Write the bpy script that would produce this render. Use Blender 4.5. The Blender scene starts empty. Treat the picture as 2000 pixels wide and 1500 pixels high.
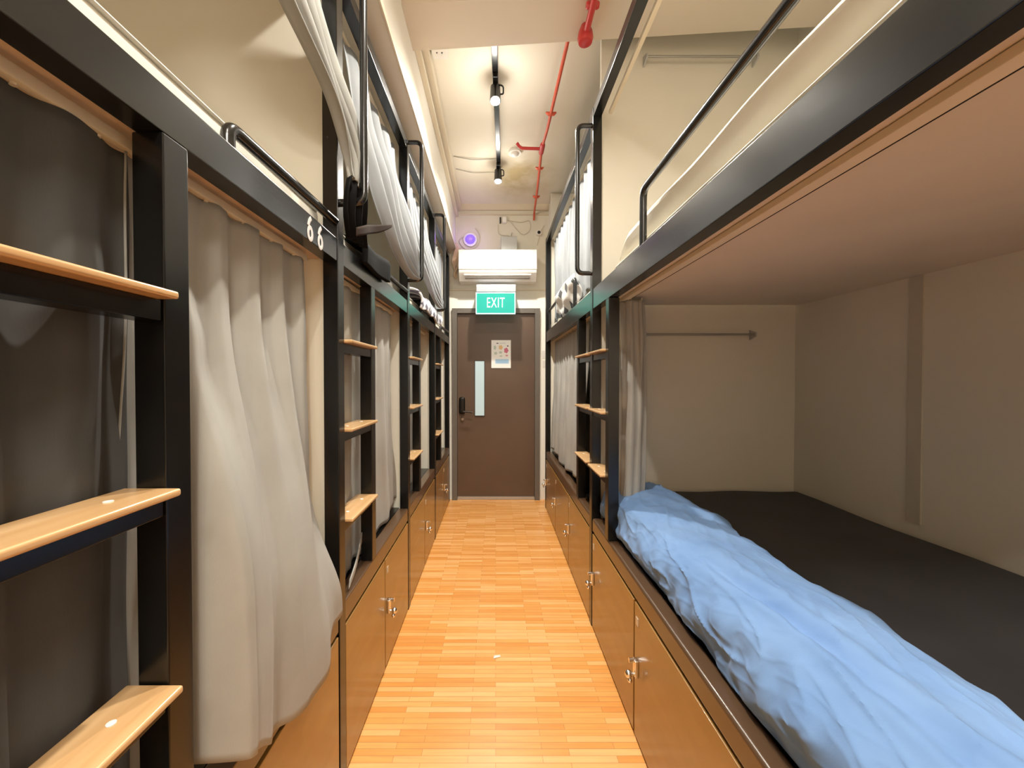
import bpy, bmesh, math, random
from mathutils import Vector, Matrix
random.seed(7)
sc = bpy.context.scene
COL = sc.collection
R = math.radians

# ------------------------------------------------------------------ camera
CAMZ = 1.37
cd = bpy.data.cameras.new('camera'); cam = bpy.data.objects.new('camera', cd); COL.objects.link(cam)
cd.sensor_width = 36.0; cd.lens = 13.5; cd.clip_start = 0.02; cd.clip_end = 60
cd.shift_x = 0.016
cam.location = (0, 0, CAMZ)
cam.rotation_euler = (R(90 - 0.76), 0, 0)
sc.camera = cam

# ------------------------------------------------------------------ world, view
w = bpy.data.worlds.new('world'); sc.world = w; w.use_nodes = True
w.node_tree.nodes['Background'].inputs[0].default_value = (1.0, 0.93, 0.84, 1)
w.node_tree.nodes['Background'].inputs[1].default_value = 0.3
vs = sc.view_settings
vs.view_transform = 'Standard'; vs.look = 'None'; vs.gamma = 1; vs.use_curve_mapping = False
vs.exposure = 1.0
WARM = (1.0, 0.95, 0.85)

# ------------------------------------------------------------------ materials
def mat(name, col, rough=0.5, metal=0.0, emit=None, estr=0.0, coat=0.0, spec=None):
    m = bpy.data.materials.new(name); m.use_nodes = True
    b = m.node_tree.nodes['Principled BSDF']
    b.inputs['Base Color'].default_value = (*col, 1); b.inputs['Roughness'].default_value = rough
    b.inputs['Metallic'].default_value = metal
    if spec is not None: b.inputs['Specular IOR Level'].default_value = spec
    if coat: b.inputs['Coat Weight'].default_value = coat; b.inputs['Coat Roughness'].default_value = 0.12
    if emit: b.inputs['Emission Color'].default_value = (*emit, 1); b.inputs['Emission Strength'].default_value = estr
    return m
def noise_col(m, c1, c2, scale=(4, 4, 4), detail=4, lo=0.35, hi=0.65, bump=0.0, bscale=None, bdist=0.002):
    nt = m.node_tree; b = nt.nodes['Principled BSDF']
    tc = nt.nodes.new('ShaderNodeTexCoord'); mp = nt.nodes.new('ShaderNodeMapping'); mp.inputs['Scale'].default_value = scale
    nz = nt.nodes.new('ShaderNodeTexNoise'); nz.inputs['Scale'].default_value = 1; nz.inputs['Detail'].default_value = detail
    cr = nt.nodes.new('ShaderNodeValToRGB')
    cr.color_ramp.elements[0].position = lo; cr.color_ramp.elements[0].color = (*c1, 1)
    cr.color_ramp.elements[1].position = hi; cr.color_ramp.elements[1].color = (*c2, 1)
    L = nt.links.new
    L(tc.outputs['Object'], mp.inputs[0]); L(mp.outputs[0], nz.inputs['Vector']); L(nz.outputs['Fac'], cr.inputs[0]); L(cr.outputs[0], b.inputs['Base Color'])
    if bump:
        bp = nt.nodes.new('ShaderNodeBump'); bp.inputs['Strength'].default_value = bump; bp.inputs['Distance'].default_value = bdist
        n2 = nt.nodes.new('ShaderNodeTexNoise'); n2.inputs['Detail'].default_value = 3
        mp2 = nt.nodes.new('ShaderNodeMapping'); mp2.inputs['Scale'].default_value = bscale or scale
        n2.inputs['Scale'].default_value = 1
        L(tc.outputs['Object'], mp2.inputs[0]); L(mp2.outputs[0], n2.inputs['Vector'])
        L(n2.outputs['Fac'], bp.inputs['Height']); L(bp.outputs[0], b.inputs['Normal'])
    return m
STEEL = noise_col(mat('black_steel', (.014, .014, .013), .24, 0.0, spec=.55), (.0035, .0035, .0034), (.0065, .0065, .006), (9, 9, 9), bump=.10, bscale=(160, 160, 160), bdist=.0006)
STEELTUBE = mat('black_tube', (.012, .012, .012), .22, 0.0, spec=.7)
BEAM = noise_col(mat('black_gloss_beam', (.012, .012, .011), .21, 0.0, spec=.9), (.009, .009, .0085), (.014, .014, .013), (6, 6, 6), bump=.08, bscale=(120, 120, 120), bdist=.0006)
BRONZE = noise_col(mat('bronze_laminate', (.2, .1, .04), .33, 0.0, coat=.35, spec=.6), (.270, .140, .034), (.320, .168, .042), (3, 3, 14))
STEELTINT = mat('floor_tinted_steel', (.085, .045, .022), .3, coat=.3, spec=.6)  # black steel; the orange floor's reflection is put into this brown
GAP = mat('dark_gap', (.012, .006, .005), .7)
WALL = noise_col(mat('cream_paint', (.7, .64, .52), .75), (.72, .68, .575), (.77, .73, .625), (2, 2, 2), bump=.05, bscale=(40, 40, 40), bdist=.001)
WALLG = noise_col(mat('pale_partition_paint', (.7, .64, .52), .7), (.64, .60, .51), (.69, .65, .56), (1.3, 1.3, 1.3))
WHITE = mat('white_paint', (.82, .79, .72), .6)
CEIL = noise_col(mat('ceiling_paint', (.78, .72, .62), .8), (.74, .69, .60), (.79, .745, .66), (1.5, 1.5, 1.5))
BEAMC = noise_col(mat('beam_paint', (.66, .57, .47), .8), (.66, .58, .485), (.70, .62, .52), (1.5, 1.5, 1.5))
PLY = noise_col(mat('birch_ply', (.55, .40, .27), .55), (.56, .41, .28), (.63, .48, .34), (3, 18, 3))
CREAM = mat('cream_trim', (.70, .62, .48), .5)
PLASTIC = mat('white_plastic', (.83, .81, .76), .35)
GREYP = mat('grey_plastic', (.42, .42, .40), .4)
RED = mat('red_pipe', (.52, .030, .030), .35, coat=.3)
REDT = mat('orange_red_pipe', (.62, .10, .05), .4)
CHROME = mat('chrome', (.8, .78, .74), .18, 1.0)
DARKB = mat('dark_metal', (.03, .026, .022), .3, .6)
DOORM = noise_col(mat('door_brown', (.11, .065, .045), .38, spec=.5), (.098, .060, .038), (.118, .072, .047), (2, 2, 2))
FRAMEM = mat('door_frame_grey_brown', (.14, .12, .10), .4)
GLOW = mat('lamp_glow', (1, 1, 1), .5, emit=(1.0, .86, .62), estr=60)

def fabric(name, c1, c2, weave=900, sheen=.04, fold=0):
    m = mat(name, c1, .85)
    nt = m.node_tree; b = nt.nodes['Principled BSDF']; b.inputs['Sheen Weight'].default_value = sheen
    noise_col(m, c1, c2, (5, 5, 5), bump=.25, bscale=(weave, weave, weave / 3), bdist=.0008)
    return m
CURT = fabric('grey_curtain', (.345, .335, .305), (.385, .375, .345), 420)
CURTW = fabric('pale_grey_curtain', (.245, .258, .272), (.285, .298, .312), 420)
CURTD = fabric('dark_and_shaded_cloth', (.006, .006, .006), (.010, .0095, .0095), sheen=0)
CURTD.node_tree.nodes['Principled BSDF'].inputs['Specular IOR Level'].default_value = .08
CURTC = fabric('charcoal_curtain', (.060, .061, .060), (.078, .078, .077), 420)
CURTM = fabric('mid_grey_curtain', (.24, .235, .215), (.28, .275, .25), 420)
SHEETD = fabric('charcoal_sheet', (.029, .030, .036), (.037, .038, .045), 300)
SHEETW = fabric('white_sheet', (.78, .73, .62), (.83, .79, .69), 200)
DUVET = fabric('light_blue_cover', (.145, .272, .530), (.180, .312, .565), 260)
TIE = fabric('brown_tie', (.035, .023, .018), (.045, .030, .023), sheen=0)
TIE.node_tree.nodes['Principled BSDF'].inputs['Specular IOR Level'].default_value = .08

def wood(name, c1, c2, rough=.28, axis=1):
    m = mat(name, c1, rough, coat=.5)
    s = [38, 38, 38]; s[axis] = 2.5
    return noise_col(m, c1, c2, tuple(s), detail=5, lo=.3, hi=.7)
TREAD = wood('varnished_pine', (.58, .34, .15), (.70, .45, .23))
# floor: narrow parquet strips laid across the corridor
FLOOR = mat('parquet', (.7, .35, .12), .30, coat=.15)
def floor_nodes(m):
    nt = m.node_tree; L = nt.links.new; b = nt.nodes['Principled BSDF']
    tc = nt.nodes.new('ShaderNodeTexCoord')
    br = nt.nodes.new('ShaderNodeTexBrick')
    br.inputs['Scale'].default_value = 1.0; br.inputs['Brick Width'].default_value = .27; br.inputs['Row Height'].default_value = .026
    br.inputs['Mortar Size'].default_value = .0006; br.inputs['Mortar Smooth'].default_value = .2
    br.offset = .37; br.offset_frequency = 2; br.squash = 1.0
    br.inputs['Color1'].default_value = (0, 0, 0, 1); br.inputs['Color2'].default_value = (1, 1, 1, 1); br.inputs['Mortar'].default_value = (.5, .5, .5, 1)
    L(tc.outputs['Object'], br.inputs['Vector'])
    ramp = nt.nodes.new('ShaderNodeValToRGB')
    e = ramp.color_ramp.elements
    e[0].position = 0; e[0].color = (.66, .27, .060, 1); e[1].position = 1; e[1].color = (.82, .44, .170, 1)
    n = e.new(.35); n.color = (.72, .33, .085, 1); n = e.new(.7); n.color = (.77, .385, .125, 1)
    L(br.outputs['Color'], ramp.inputs[0])
    mp = nt.nodes.new('ShaderNodeMapping'); mp.inputs['Scale'].default_value = (5, 70, 1)
    nz = nt.nodes.new('ShaderNodeTexNoise'); nz.inputs['Scale'].default_value = 1; nz.inputs['Detail'].default_value = 5
    L(tc.outputs['Object'], mp.inputs[0]); L(mp.outputs[0], nz.inputs['Vector'])
    mx = nt.nodes.new('ShaderNodeMixRGB'); mx.blend_type = 'OVERLAY'; mx.inputs[0].default_value = .22
    L(ramp.outputs[0], mx.inputs[1]); L(nz.outputs['Fac'], mx.inputs[2])
    mm = nt.nodes.new('ShaderNodeMixRGB'); mm.inputs[2].default_value = (.33, .12, .03, 1)
    L(br.outputs['Fac'], mm.inputs[0]); L(mx.outputs[0], mm.inputs[1])
    L(mm.outputs[0], b.inputs['Base Color'])
    bp = nt.nodes.new('ShaderNodeBump'); bp.inputs['Strength'].default_value = .2; bp.inputs['Distance'].default_value = .0006; bp.invert = True
    L(br.outputs['Fac'], bp.inputs['Height']); L(bp.outputs[0], b.inputs['Normal'])
floor_nodes(FLOOR)

# ------------------------------------------------------------------ mesh helpers (world coordinates)
def B(): return bmesh.new()
def box(bm, x0, x1, y0, y1, z0, z1, bev=0.0, seg=2):
    xs, ys, zs = sorted((x0, x1)), sorted((y0, y1)), sorted((z0, z1))
    r = bmesh.ops.create_cube(bm, size=1)
    vv = r['verts']
    bmesh.ops.scale(bm, vec=(xs[1]-xs[0], ys[1]-ys[0], zs[1]-zs[0]), verts=vv)
    bmesh.ops.translate(bm, vec=((xs[0]+xs[1])/2, (ys[0]+ys[1])/2, (zs[0]+zs[1])/2), verts=vv)
    if bev:
        es = list({e for v in vv for e in v.link_edges})
        bmesh.ops.bevel(bm, geom=es, offset=bev, segments=seg, profile=.5, affect='EDGES')
    return bm
def tube(bm, pts, r, n=12, cap=True, rr=None):
    pts = [Vector(p) for p in pts]; rings = []
    prev = None
    for i, p in enumerate(pts):
        a = pts[i-1] if i else p; c = pts[i+1] if i < len(pts)-1 else p
        t = (c - a).normalized()
        if prev is None:
            up = Vector((0, 0, 1)) if abs(t.z) < .9 else Vector((1, 0, 0))
            u = t.cross(up).normalized()
        else:
            u = (prev - t * prev.dot(t)).normalized()
        prev = u; v = t.cross(u)
        q = rr[i] if rr else r
        rings.append([bm.verts.new(p + u*q*math.cos(2*math.pi*k/n) + v*q*math.sin(2*math.pi*k/n)) for k in range(n)])
    for a, b in zip(rings, rings[1:]):
        for k in range(n): bm.faces.new((a[k], a[(k+1) % n], b[(k+1) % n], b[k]))
    if cap:
        bm.faces.new(rings[0][::-1]); bm.faces.new(rings[-1])
    return bm
def rounded(pts, rad, n=6):
    pts = [Vector(p) for p in pts]; out = [pts[0]]
    for i in range(1, len(pts)-1):
        p = pts[i]; a = (pts[i-1]-p); b = (pts[i+1]-p)
        r = min(rad, a.length*.49, b.length*.49)
        A = p + a.normalized()*r; Cc = p + b.normalized()*r
        for k in range(n+1):
            t = k/n; out.append(A*(1-t)**2 + p*2*t*(1-t) + Cc*t*t)
    out.append(pts[-1]); return out
def grid(bm, f, nu, nv):
    V = [[bm.verts.new(f(i/nu, j/nv)) for i in range(nu+1)] for j in range(nv+1)]
    for j in range(nv):
        for i in range(nu): bm.faces.new((V[j][i], V[j][i+1], V[j+1][i+1], V[j+1][i]))
    return bm
def disc(bm, c, r, d, axis='y', n=24, r2=None):
    """short cylinder from c along the axis by d"""
    c = Vector(c); ax = {'x': Vector((1,0,0)), 'y': Vector((0,1,0)), 'z': Vector((0,0,1))}[axis]
    return tube(bm, [c, c + ax*d], r, n, rr=[r, r if r2 is None else r2])
def ball(bm, c, r, sx=1, sy=1, sz=1, u=16, v=10):
    q = bmesh.ops.create_uvsphere(bm, u_segments=u, v_segments=v, radius=r)
    bmesh.ops.scale(bm, vec=(sx, sy, sz), verts=q['verts']); bmesh.ops.translate(bm, vec=c, verts=q['verts']); return bm

def thing(name, label, cat, loc, group=None):
    o = bpy.data.objects.new(name, None); COL.objects.link(o); o.location = loc; o.empty_display_size = .05
    o['label'] = label; o['category'] = cat
    if group: o['group'] = group
    return o
def world_off(p):
    v = Vector((0, 0, 0))
    while p is not None: v = v + Vector(p.location); p = p.parent
    return v
def obj(name, bm, m, parent=None, smooth=True, solid=0.0, label=None, cat=None, group=None, kind=None, bev=0.0):
    bmesh.ops.recalc_face_normals(bm, faces=bm.faces)
    me = bpy.data.meshes.new(name); 
    base = None
    if parent is None:
        xs = [v.co for v in bm.verts]
        lo = Vector((min(c.x for c in xs), min(c.y for c in xs), min(c.z for c in xs))); hi = Vector((max(c.x for c in xs), max(c.y for c in xs), max(c.z for c in xs)))
        base = Vector(((lo.x+hi.x)/2, (lo.y+hi.y)/2, lo.z))
        if kind == 'structure': base = Vector((0, 0, 0))
        bmesh.ops.translate(bm, vec=-base, verts=bm.verts)
    bm.to_mesh(me); bm.free()
    o = bpy.data.objects.new(name, me); COL.objects.link(o)
    if isinstance(m, (list, tuple)):
        for q in m: me.materials.append(q)
    else: me.materials.append(m)
    if smooth:
        for p in me.polygons: p.use_smooth = True
        me.set_sharp_from_angle(angle=R(38))
    if parent is not None:
        o.parent = parent; o.location = -world_off(parent)
    else: o.location = base
    if smooth and len(me.polygons) < 1500:
        wn = o.modifiers.new('weighted', 'WEIGHTED_NORMAL'); wn.keep_sharp = True; wn.weight = 90
    if solid:
        md = o.modifiers.new('thickness', 'SOLIDIFY'); md.thickness = solid; md.offset = 0
    if label: o['label'] = label
    if cat: o['category'] = cat
    if group: o['group'] = group
    if kind: o['kind'] = kind
    return o
def struct(name, bm, m, smooth=False): return obj(name, bm, m, smooth=smooth, kind='structure')
def text_mesh(s, size, font_scale=(1, 1), extrude=.0005, bold=0.0, space=1.0):
    cu = bpy.data.curves.new('t', 'FONT'); cu.body = s; cu.size = size; cu.extrude = extrude; cu.align_x = 'CENTER'; cu.align_y = 'CENTER'; cu.offset = bold; cu.space_character = space
    to = bpy.data.objects.new('t', cu); COL.objects.link(to)
    dg = bpy.context.evaluated_depsgraph_get(); me = bpy.data.meshes.new_from_object(to.evaluated_get(dg))
    bm = bmesh.new(); bm.from_mesh(me)
    bmesh.ops.scale(bm, vec=(font_scale[0], font_scale[1], 1), verts=bm.verts)
    bpy.data.objects.remove(to); bpy.data.meshes.remove(me); bpy.data.curves.remove(cu)
    return bm
def copy_tree(o, parent=None):
    c = o.copy(); COL.objects.link(c)
    if parent is not None: c.parent = parent
    for ch in list(o.children): copy_tree(ch, c)
    return c

# ------------------------------------------------------------------ room shell
XL, XR, YB, YF, ZC = -2.55, 1.66, -2.4, 4.36, 3.33
struct('floor', box(B(), XL, XR, YB, YF, -.05, 0), FLOOR)
struct('wall_left', box(B(), XL-.08, XL, YB, YF, 0, ZC), WALL)
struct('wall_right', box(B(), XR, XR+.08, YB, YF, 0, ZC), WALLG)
struct('wall_back', box(B(), XL-.08, XR+.08, YB-.08, YB, 0, ZC), WALL)
# end wall around the door opening (opening X -.455...467, Z 0..2.125)
bm = B()
DX0, DX1, DZ = -.462, .470, 2.135
box(bm, XL-.08, DX0, YF, YF+.1, 0, ZC); box(bm, DX1, XR+.08, YF, YF+.1, 0, ZC); box(bm, DX0, DX1, YF, YF+.1, DZ, ZC)
struct('wall_end', bm, WALL)
# white painted band that surrounds the door
bm = B()
box(bm, -.56, DX0-.03, YF-.012, YF, 0, 2.28); box(bm, DX1+.03, .60, YF-.012, YF, 0, 2.28); box(bm, DX0-.03, DX1+.03, YF-.012, YF, DZ+.03, 2.28)
struct('trim_1', bm, WHITE)
# ceiling with a faint stain near the far spotlight
CEILS = mat('ceiling_stained', (.76, .71, .6), .8)
nt = CEILS.node_tree; L = nt.links.new; bs = nt.nodes['Principled BSDF']
tc = nt.nodes.new('ShaderNodeTexCoord'); mp = nt.nodes.new('ShaderNodeMapping'); mp.inputs['Location'].default_value = (-.22, -3.65, -3.33); mp.vector_type = 'POINT'
gr = nt.nodes.new('ShaderNodeTexGradient'); gr.gradient_type = 'SPHERICAL'
mp.inputs['Location'].default_value = (-.22/.45, -3.75/.6, -3.33); mp.inputs['Scale'].default_value = (1/.45, 1/.6, 1)
nz = nt.nodes.new('ShaderNodeTexNoise'); nz.inputs['Scale'].default_value = 7; nz.inputs['Detail'].default_value = 6
mu = nt.nodes.new('ShaderNodeMath'); mu.operation = 'MULTIPLY'
mu2 = nt.nodes.new('ShaderNodeMath'); mu2.operation = 'MULTIPLY'; mu2.inputs[1].default_value = 2.2; mu2.use_clamp = True
mix = nt.nodes.new('ShaderNodeMixRGB'); mix.inputs[1].default_value = (.82, .775, .665, 1); mix.inputs[2].default_value = (.50, .40, .22, 1)
L(tc.outputs['Object'], mp.inputs[0]); L(mp.outputs[0], gr.inputs[0]); L(tc.outputs['Object'], nz.inputs['Vector'])
L(gr.outputs['Fac'], mu.inputs[0]); L(nz.outputs['Fac'], mu.inputs[1]); L(mu.outputs[0], mu2.inputs[0]); L(mu2.outputs[0], mix.inputs[0]); L(mix.outputs[0], bs.inputs['Base Color'])
struct('ceiling', box(B(), XL-.08, XR+.08, YB-.08, YF+.1, ZC, ZC+.08), CEILS)
# dropped beam crossing the corridor, slightly skewed
bm = B(); box(bm, -.60, XR, -.13, .13, 3.165, ZC)
bmesh.ops.rotate(bm, verts=bm.verts, cent=(0, 0, 0), matrix=Matrix.Rotation(R(-4.0), 3, 'Z'))
bmesh.ops.translate(bm, verts=bm.verts, vec=(0, 1.965, 0))
struct('trim_2', bm, BEAMC)
# boxed soffit above the left bunks, its lip and the flat trunking beside it
struct('trim_3', box(B(), XL, -.452, YB, YF, 2.825, ZC), CEIL)
bm = B(); box(bm, -.452, -.442, YB, YF, 2.822, 2.85, .002); struct('trim_4', bm, CREAM)
bm = B(); box(bm, -.452, -.42, YB, YF, 3.20, 3.235, .003); box(bm, -.452, -.385, YB, YF, 3.26, ZC, .003); struct('trim_5', bm, CREAM)
# cornice along the end wall, a picture-rail strip, and a lit column beside the far right bunk
bm = B(); box(bm, -.385, .62, YF-.035, YF, 3.265, ZC); box(bm, -.385, .62, YF-.02, YF, 3.215, 3.225); struct('trim_6', bm, CREAM)
bm = B(); box(bm, -.56, .60, YF-.018, YF, 2.37, 2.385); struct('trim_7', bm, CREAM)
struct('trim_8', box(B(), .60, .80, 4.16, YF, 0, 3.32), WHITE)

# door
fr = B()
box(fr, DX0-.028, DX0+.028, YF-.045, YF+.02, 0, DZ+.028, .004); box(fr, DX1-.028, DX1+.028, YF-.045, YF+.02, 0, DZ+.028, .004); box(fr, DX0+.028, DX1-.028, YF-.045, YF+.02, DZ-.028, DZ+.028, .004)
door = box(B(), DX0+.03, DX1-.03, YF-.012, YF+.028, .035, DZ-.03, .002)
dob = obj('door_1', door, DOORM, kind='structure')
obj('door_frame', fr, FRAMEM, dob)
PANE = mat('frosted_pane', (.42, .52, .53), .3, emit=(.66, .86, .88), estr=.12)  # glow is put into the pane itself; no lamp behind it
yy = YF-.014
p = obj('vision_panel', box(B(), -.232, -.128, yy-.004, yy+.002, .955, 1.572, .001), PANE, dob)
bm = B()
for (a, b_, c, d) in ((-.238, -.232, .949, 1.578), (-.128, -.122, .949, 1.578)): box(bm, a, b_, yy-.007, yy+.002, c, d)
box(bm, -.232, -.128, yy-.007, yy+.002, .949, .955); box(bm, -.232, -.128, yy-.007, yy+.002, 1.572, 1.578)
obj('panel_bead', bm, DARKB, p)
lk = obj('lock_plate', box(B(), -.412, -.345, yy-.028, yy+.002, .975, 1.165, .022, 4), DARKB, dob)
obj('lever_handle', tube(B(), rounded([(-.378, yy-.02, 1.005), (-.378, yy-.07, 1.005), (-.262, yy-.07, .997)], .018), .009), DARKB, lk)
obj('keyhole_knob', disc(B(), (-.373, yy-.02, .915), .016, .022, 'y'), CHROME, dob)
obj('kick_strip', box(B(), DX0+.03, DX1-.03, YF-.02, YF+.02, .003, .034), mat('brushed_strip', (.45, .42, .38), .35, .4), dob)

# poster on the door: white sheet with small coloured pictures and lines of print
pt = thing('door_poster', 'white A4 notice with small coloured pictures and pale blue block taped to the brown door', 'poster', (.075, YF-.014, 1.48))
py = YF-.0165
obj('paper', box(B(), -.048, .172, py-.001, py+.003, 1.492, 1.808), mat('paper', (.86, .84, .80), .7), pt)
def flat(cx, cz, rx, rz, n=20, star=0):
    bm = B(); vs_ = []
    for k in range(n):
        a = 2*math.pi*k/n; q = 1 + star*math.cos(5*a)
        vs_.append(bm.verts.new((cx+rx*q*math.cos(a), py-.0016, cz+rz*q*math.sin(a))))
    bm.faces.new(vs_); return bm
PX = lambda u: -.048 + .22*u; PZ = lambda v: 1.808 - .316*v
def ink(name, c): return mat(name, c, .7)
obj('orange_picture', flat(PX(.48), PZ(.26), .022, .026, star=.15), ink('ink_orange', (.78, .52, .26)), pt)
obj('pink_picture', flat(PX(.76), PZ(.37), .024, .030, star=.12), ink('ink_pink', (.62, .17, .26)), pt)
obj('pink_picture', flat(PX(.79), PZ(.55), .015, .010, star=.2), ink('ink_rose', (.66, .30, .34)), pt)
for (u, v, a, b_) in ((.18, .27, .014, .024), (.22, .47, .018, .016), (.47, .44, .017, .014), (.49, .57, .016, .008)):
    obj('green_picture', flat(PX(u), PZ(v), a, b_, star=.25), ink('ink_green', (.50, .58, .50)), pt)
obj('blue_block', box(B(), PX(.20), PX(.90), py-.0018, py-.001, PZ(.84), PZ(.68)), ink('ink_blue', (.38, .58, .75)), pt)
bm = B()
for k in range(5): box(bm, PX(.25), PX(.85-.06*(k % 2)), py-.0022, py-.0018, PZ(.70+.028*k), PZ(.708+.028*k))
obj('print_line', bm, ink('ink_dull', (.25, .38, .52)), pt)
obj('heading_mark', flat(PX(.31), PZ(.115), .013, .005), ink('ink_black', (.05, .04, .05)), pt)
bm = B(); box(bm, PX(.40), PX(.74), py-.0018, py-.001, PZ(.117), PZ(.105)); obj('heading_line', bm, ink('ink_grey', (.45, .45, .45)), pt)
obj('dark_mark', flat(PX(.84), PZ(.21), .009, .008), ink('ink_plum', (.12, .06, .09)), pt)

# small notes on the white door surround
for (z0, z1, x0, x1) in ((1.60, 1.69, .525, .555), (1.50, 1.58, .53, .56)):
    q = obj('wall_note', box(B(), x0, x1, YF-.016, YF-.0125, z0, z1, .001), mat('note_paper', (.66, .63, .60), .7))
    q['label'] = ('small grey-printed note on the white door surround, the upper one' if z1 > 1.6 else 'small grey-printed note on the white door surround, just under another'); q['category'] = 'note'; q['group'] = 'notes beside the door'

# ------------------------------------------------------------------ exit sign
YE = 4.10
ex = thing('exit_sign', 'green illuminated EXIT sign on a white box above the brown door', 'sign', (0, YE, 2.05))
obj('housing', box(B(), -.205, .215, YE-.02, YF, 2.293, 2.372, .006), mat('sign_housing', (.42, .42, .46), .4), ex)
pl = obj('sign_panel', box(B(), -.212, .212, YE-.018, YE+.012, 2.058, 2.288, .006), mat('sign_edge', (.7, .95, .92), .3, emit=(.6, 1, .95), estr=.3), ex)
obj('green_face', box(B(), -.200, .200, YE-.0205, YE-.017, 2.070, 2.276), mat('sign_green', (.0, .22, .16), .4, emit=(.0, .55, .46), estr=.28), pl)
tb = text_mesh('EXIT', .140, (.62, 1.08), .0008, .0, 1.12)
bmesh.ops.rotate(tb, verts=tb.verts, cent=(0, 0, 0), matrix=Matrix.Rotation(R(90), 3, 'X'))
bmesh.ops.translate(tb, verts=tb.verts, vec=(0, YE-.022, 2.173))
obj('exit_lettering', tb, mat('sign_white', (.9, 1, .98), .4, emit=(.8, 1, .97), estr=.5), pl, smooth=False)

# ------------------------------------------------------------------ air conditioner and things on the end wall
ac = thing('air_conditioner', 'white wall-mounted split air conditioner above the exit sign', 'air conditioner', (0, YF, 2.43))
bm = B(); prof = [(YF, 2.44), (YF-.15, 2.435), (YF-.215, 2.505), (YF-.225, 2.55), (YF-.22, 2.74), (YF-.19, 2.765), (YF, 2.765)]
def prism(bm, prof, x0, x1):
    a = [bm.verts.new((x0, y, z)) for y, z in prof]; b_ = [bm.verts.new((x1, y, z)) for y, z in prof]
    bm.faces.new(a); bm.faces.new(b_[::-1]); n = len(prof)
    for k in range(n): bm.faces.new((a[k], b_[k], b_[(k+1) % n], a[(k+1) % n]))
    return bm
obj('casing', prism(bm, prof, -.395, .44), PLASTIC, ac)
obj('front_cover', box(B(), -.398, .443, YF-.232, YF-.215, 2.545, 2.755, .006), PLASTIC, ac)
bm = B(); box(bm, -.33, .37, YF-.20, YF-.165, 2.455, 2.47); obj('air_outlet', bm, mat('outlet_dark', (.10, .08, .06), .6), ac)
obj('flap', box(B(), -.34, .38, YF-.215, YF-.18, 2.487, 2.497), PLASTIC, ac)
obj('cover_seam', box(B(), -.34, .39, YF-.2335, YF-.231, 2.572, 2.575), GREYP, ac)
g = obj('junction_box', box(B(), .06, .235, YF-.14, YF, 2.772, 2.93, .004), GREYP)
g['label'] = 'grey square box on the wall right above the air conditioner'; g['category'] = 'box'
g = obj('junction_box', box(B(), .075, .12, YF-.05, YF, 3.12, 3.18, .004), PLASTIC)
g['label'] = 'small white junction box high on the end wall under the cornice'; g['category'] = 'box'
g = obj('cable_clip', box(B(), .045, .062, YF-.03, YF, 3.12, 3.185, .003), DARKB)
g['label'] = 'small dark clip on the end wall beside the white junction box'; g['category'] = 'clip'
def cable(pts, r, m, label):
    o = obj('cable', tube(B(), rounded(pts, .06, 8), r, 8), m); o['label'] = label; o['category'] = 'cable'; o['group'] = 'cables on the end wall'; return o
CAB = mat('cream_cable', (.62, .56, .44), .5); CABD = mat('grey_cable', (.45, .42, .36), .5)
y_ = YF-.008
cable([(.03, y_, 3.11), (.03, y_, 2.99), (.16, y_, 2.985), (.17, y_, 2.94)], .005, CAB, 'pale cable looping down from the dark clip to the grey wall box')
cable([(.13, y_, 3.20), (.20, y_, 3.10), (.31, y_, 2.98), (.40, y_, 3.05), (.385, y_, 3.17), (.30, y_, 3.13), (.13, y_, 3.16)], .005, CAB, 'pale cable drooping in a loop right of the white junction box')
cable([(-.33, y_, 2.99), (-.43, y_, 2.93), (-.34, y_, 2.82), (-.20, y_, 2.86), (-.17, y_, 2.98), (-.23, y_, 3.07)], .006, CAB, 'round loop of pale cable around the purple lamp')
cable([(.47, y_, 2.88), (.50, y_, 3.02), (.55, y_, 3.10)], .004, CAB, 'short pale cable rising from the small round camera')
cable([(.168, YF-.03, 2.932), (.172, YF-.03, 2.97), (.185, YF-.03, 3.01)], .005, CABD, 'short black cable on top of the grey wall box')
# purple lamp
pu = thing('purple_lamp', 'round purple-glowing lamp on the wall left above the air conditioner', 'lamp', (-.285, YF, 2.93))
obj('lamp_base', disc(B(), (-.285, YF-.03, 2.935), .075, .03, 'y'), PLASTIC, pu)
obj('lamp_glass', ball(B(), (-.285, YF-.035, 2.935), .058, 1, .6, .9), mat('purple_glow', (.12, .06, .5), .3, emit=(.30, .17, 1.0), estr=.42), pu)
ld = bpy.data.lights.new('purple_light', 'POINT'); ld.energy = .25; ld.color = (.45, .25, 1); ld.shadow_soft_size = .05
lo = bpy.data.objects.new('purple_light', ld); COL.objects.link(lo); lo.parent = pu; lo.location = (0, -.13, 0)
# small camera
sc_ = thing('security_camera', 'tiny round dark-lensed camera high on the right of the end wall', 'camera', (.475, YF, 2.96))
obj('camera_body', disc(B(), (.485, YF-.04, 3.01), .03, .04, 'y'), PLASTIC, sc_)
obj('lens', disc(B(), (.485, YF-.046, 3.01), .018, .008, 'y'), DARKB, sc_)
# crumpled cream sheet bracket at end of left bunk
bm = B()
def fcr(u, v):
    return (-.475+.10*u*(1-.6*v)+.012*math.sin(9*v+4*u), 4.335-.02*math.sin(7*u+5*v)-.015, 2.86-.34*v+.03*math.sin(6*u))
q = obj('paper_flap', grid(bm, fcr, 10, 14), mat('peach_paper', (.72, .55, .38), .7), solid=.002)
q['label'] = 'crumpled peach paper flap stuck to the end wall left of the air conditioner'; q['category'] = 'paper'

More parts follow.
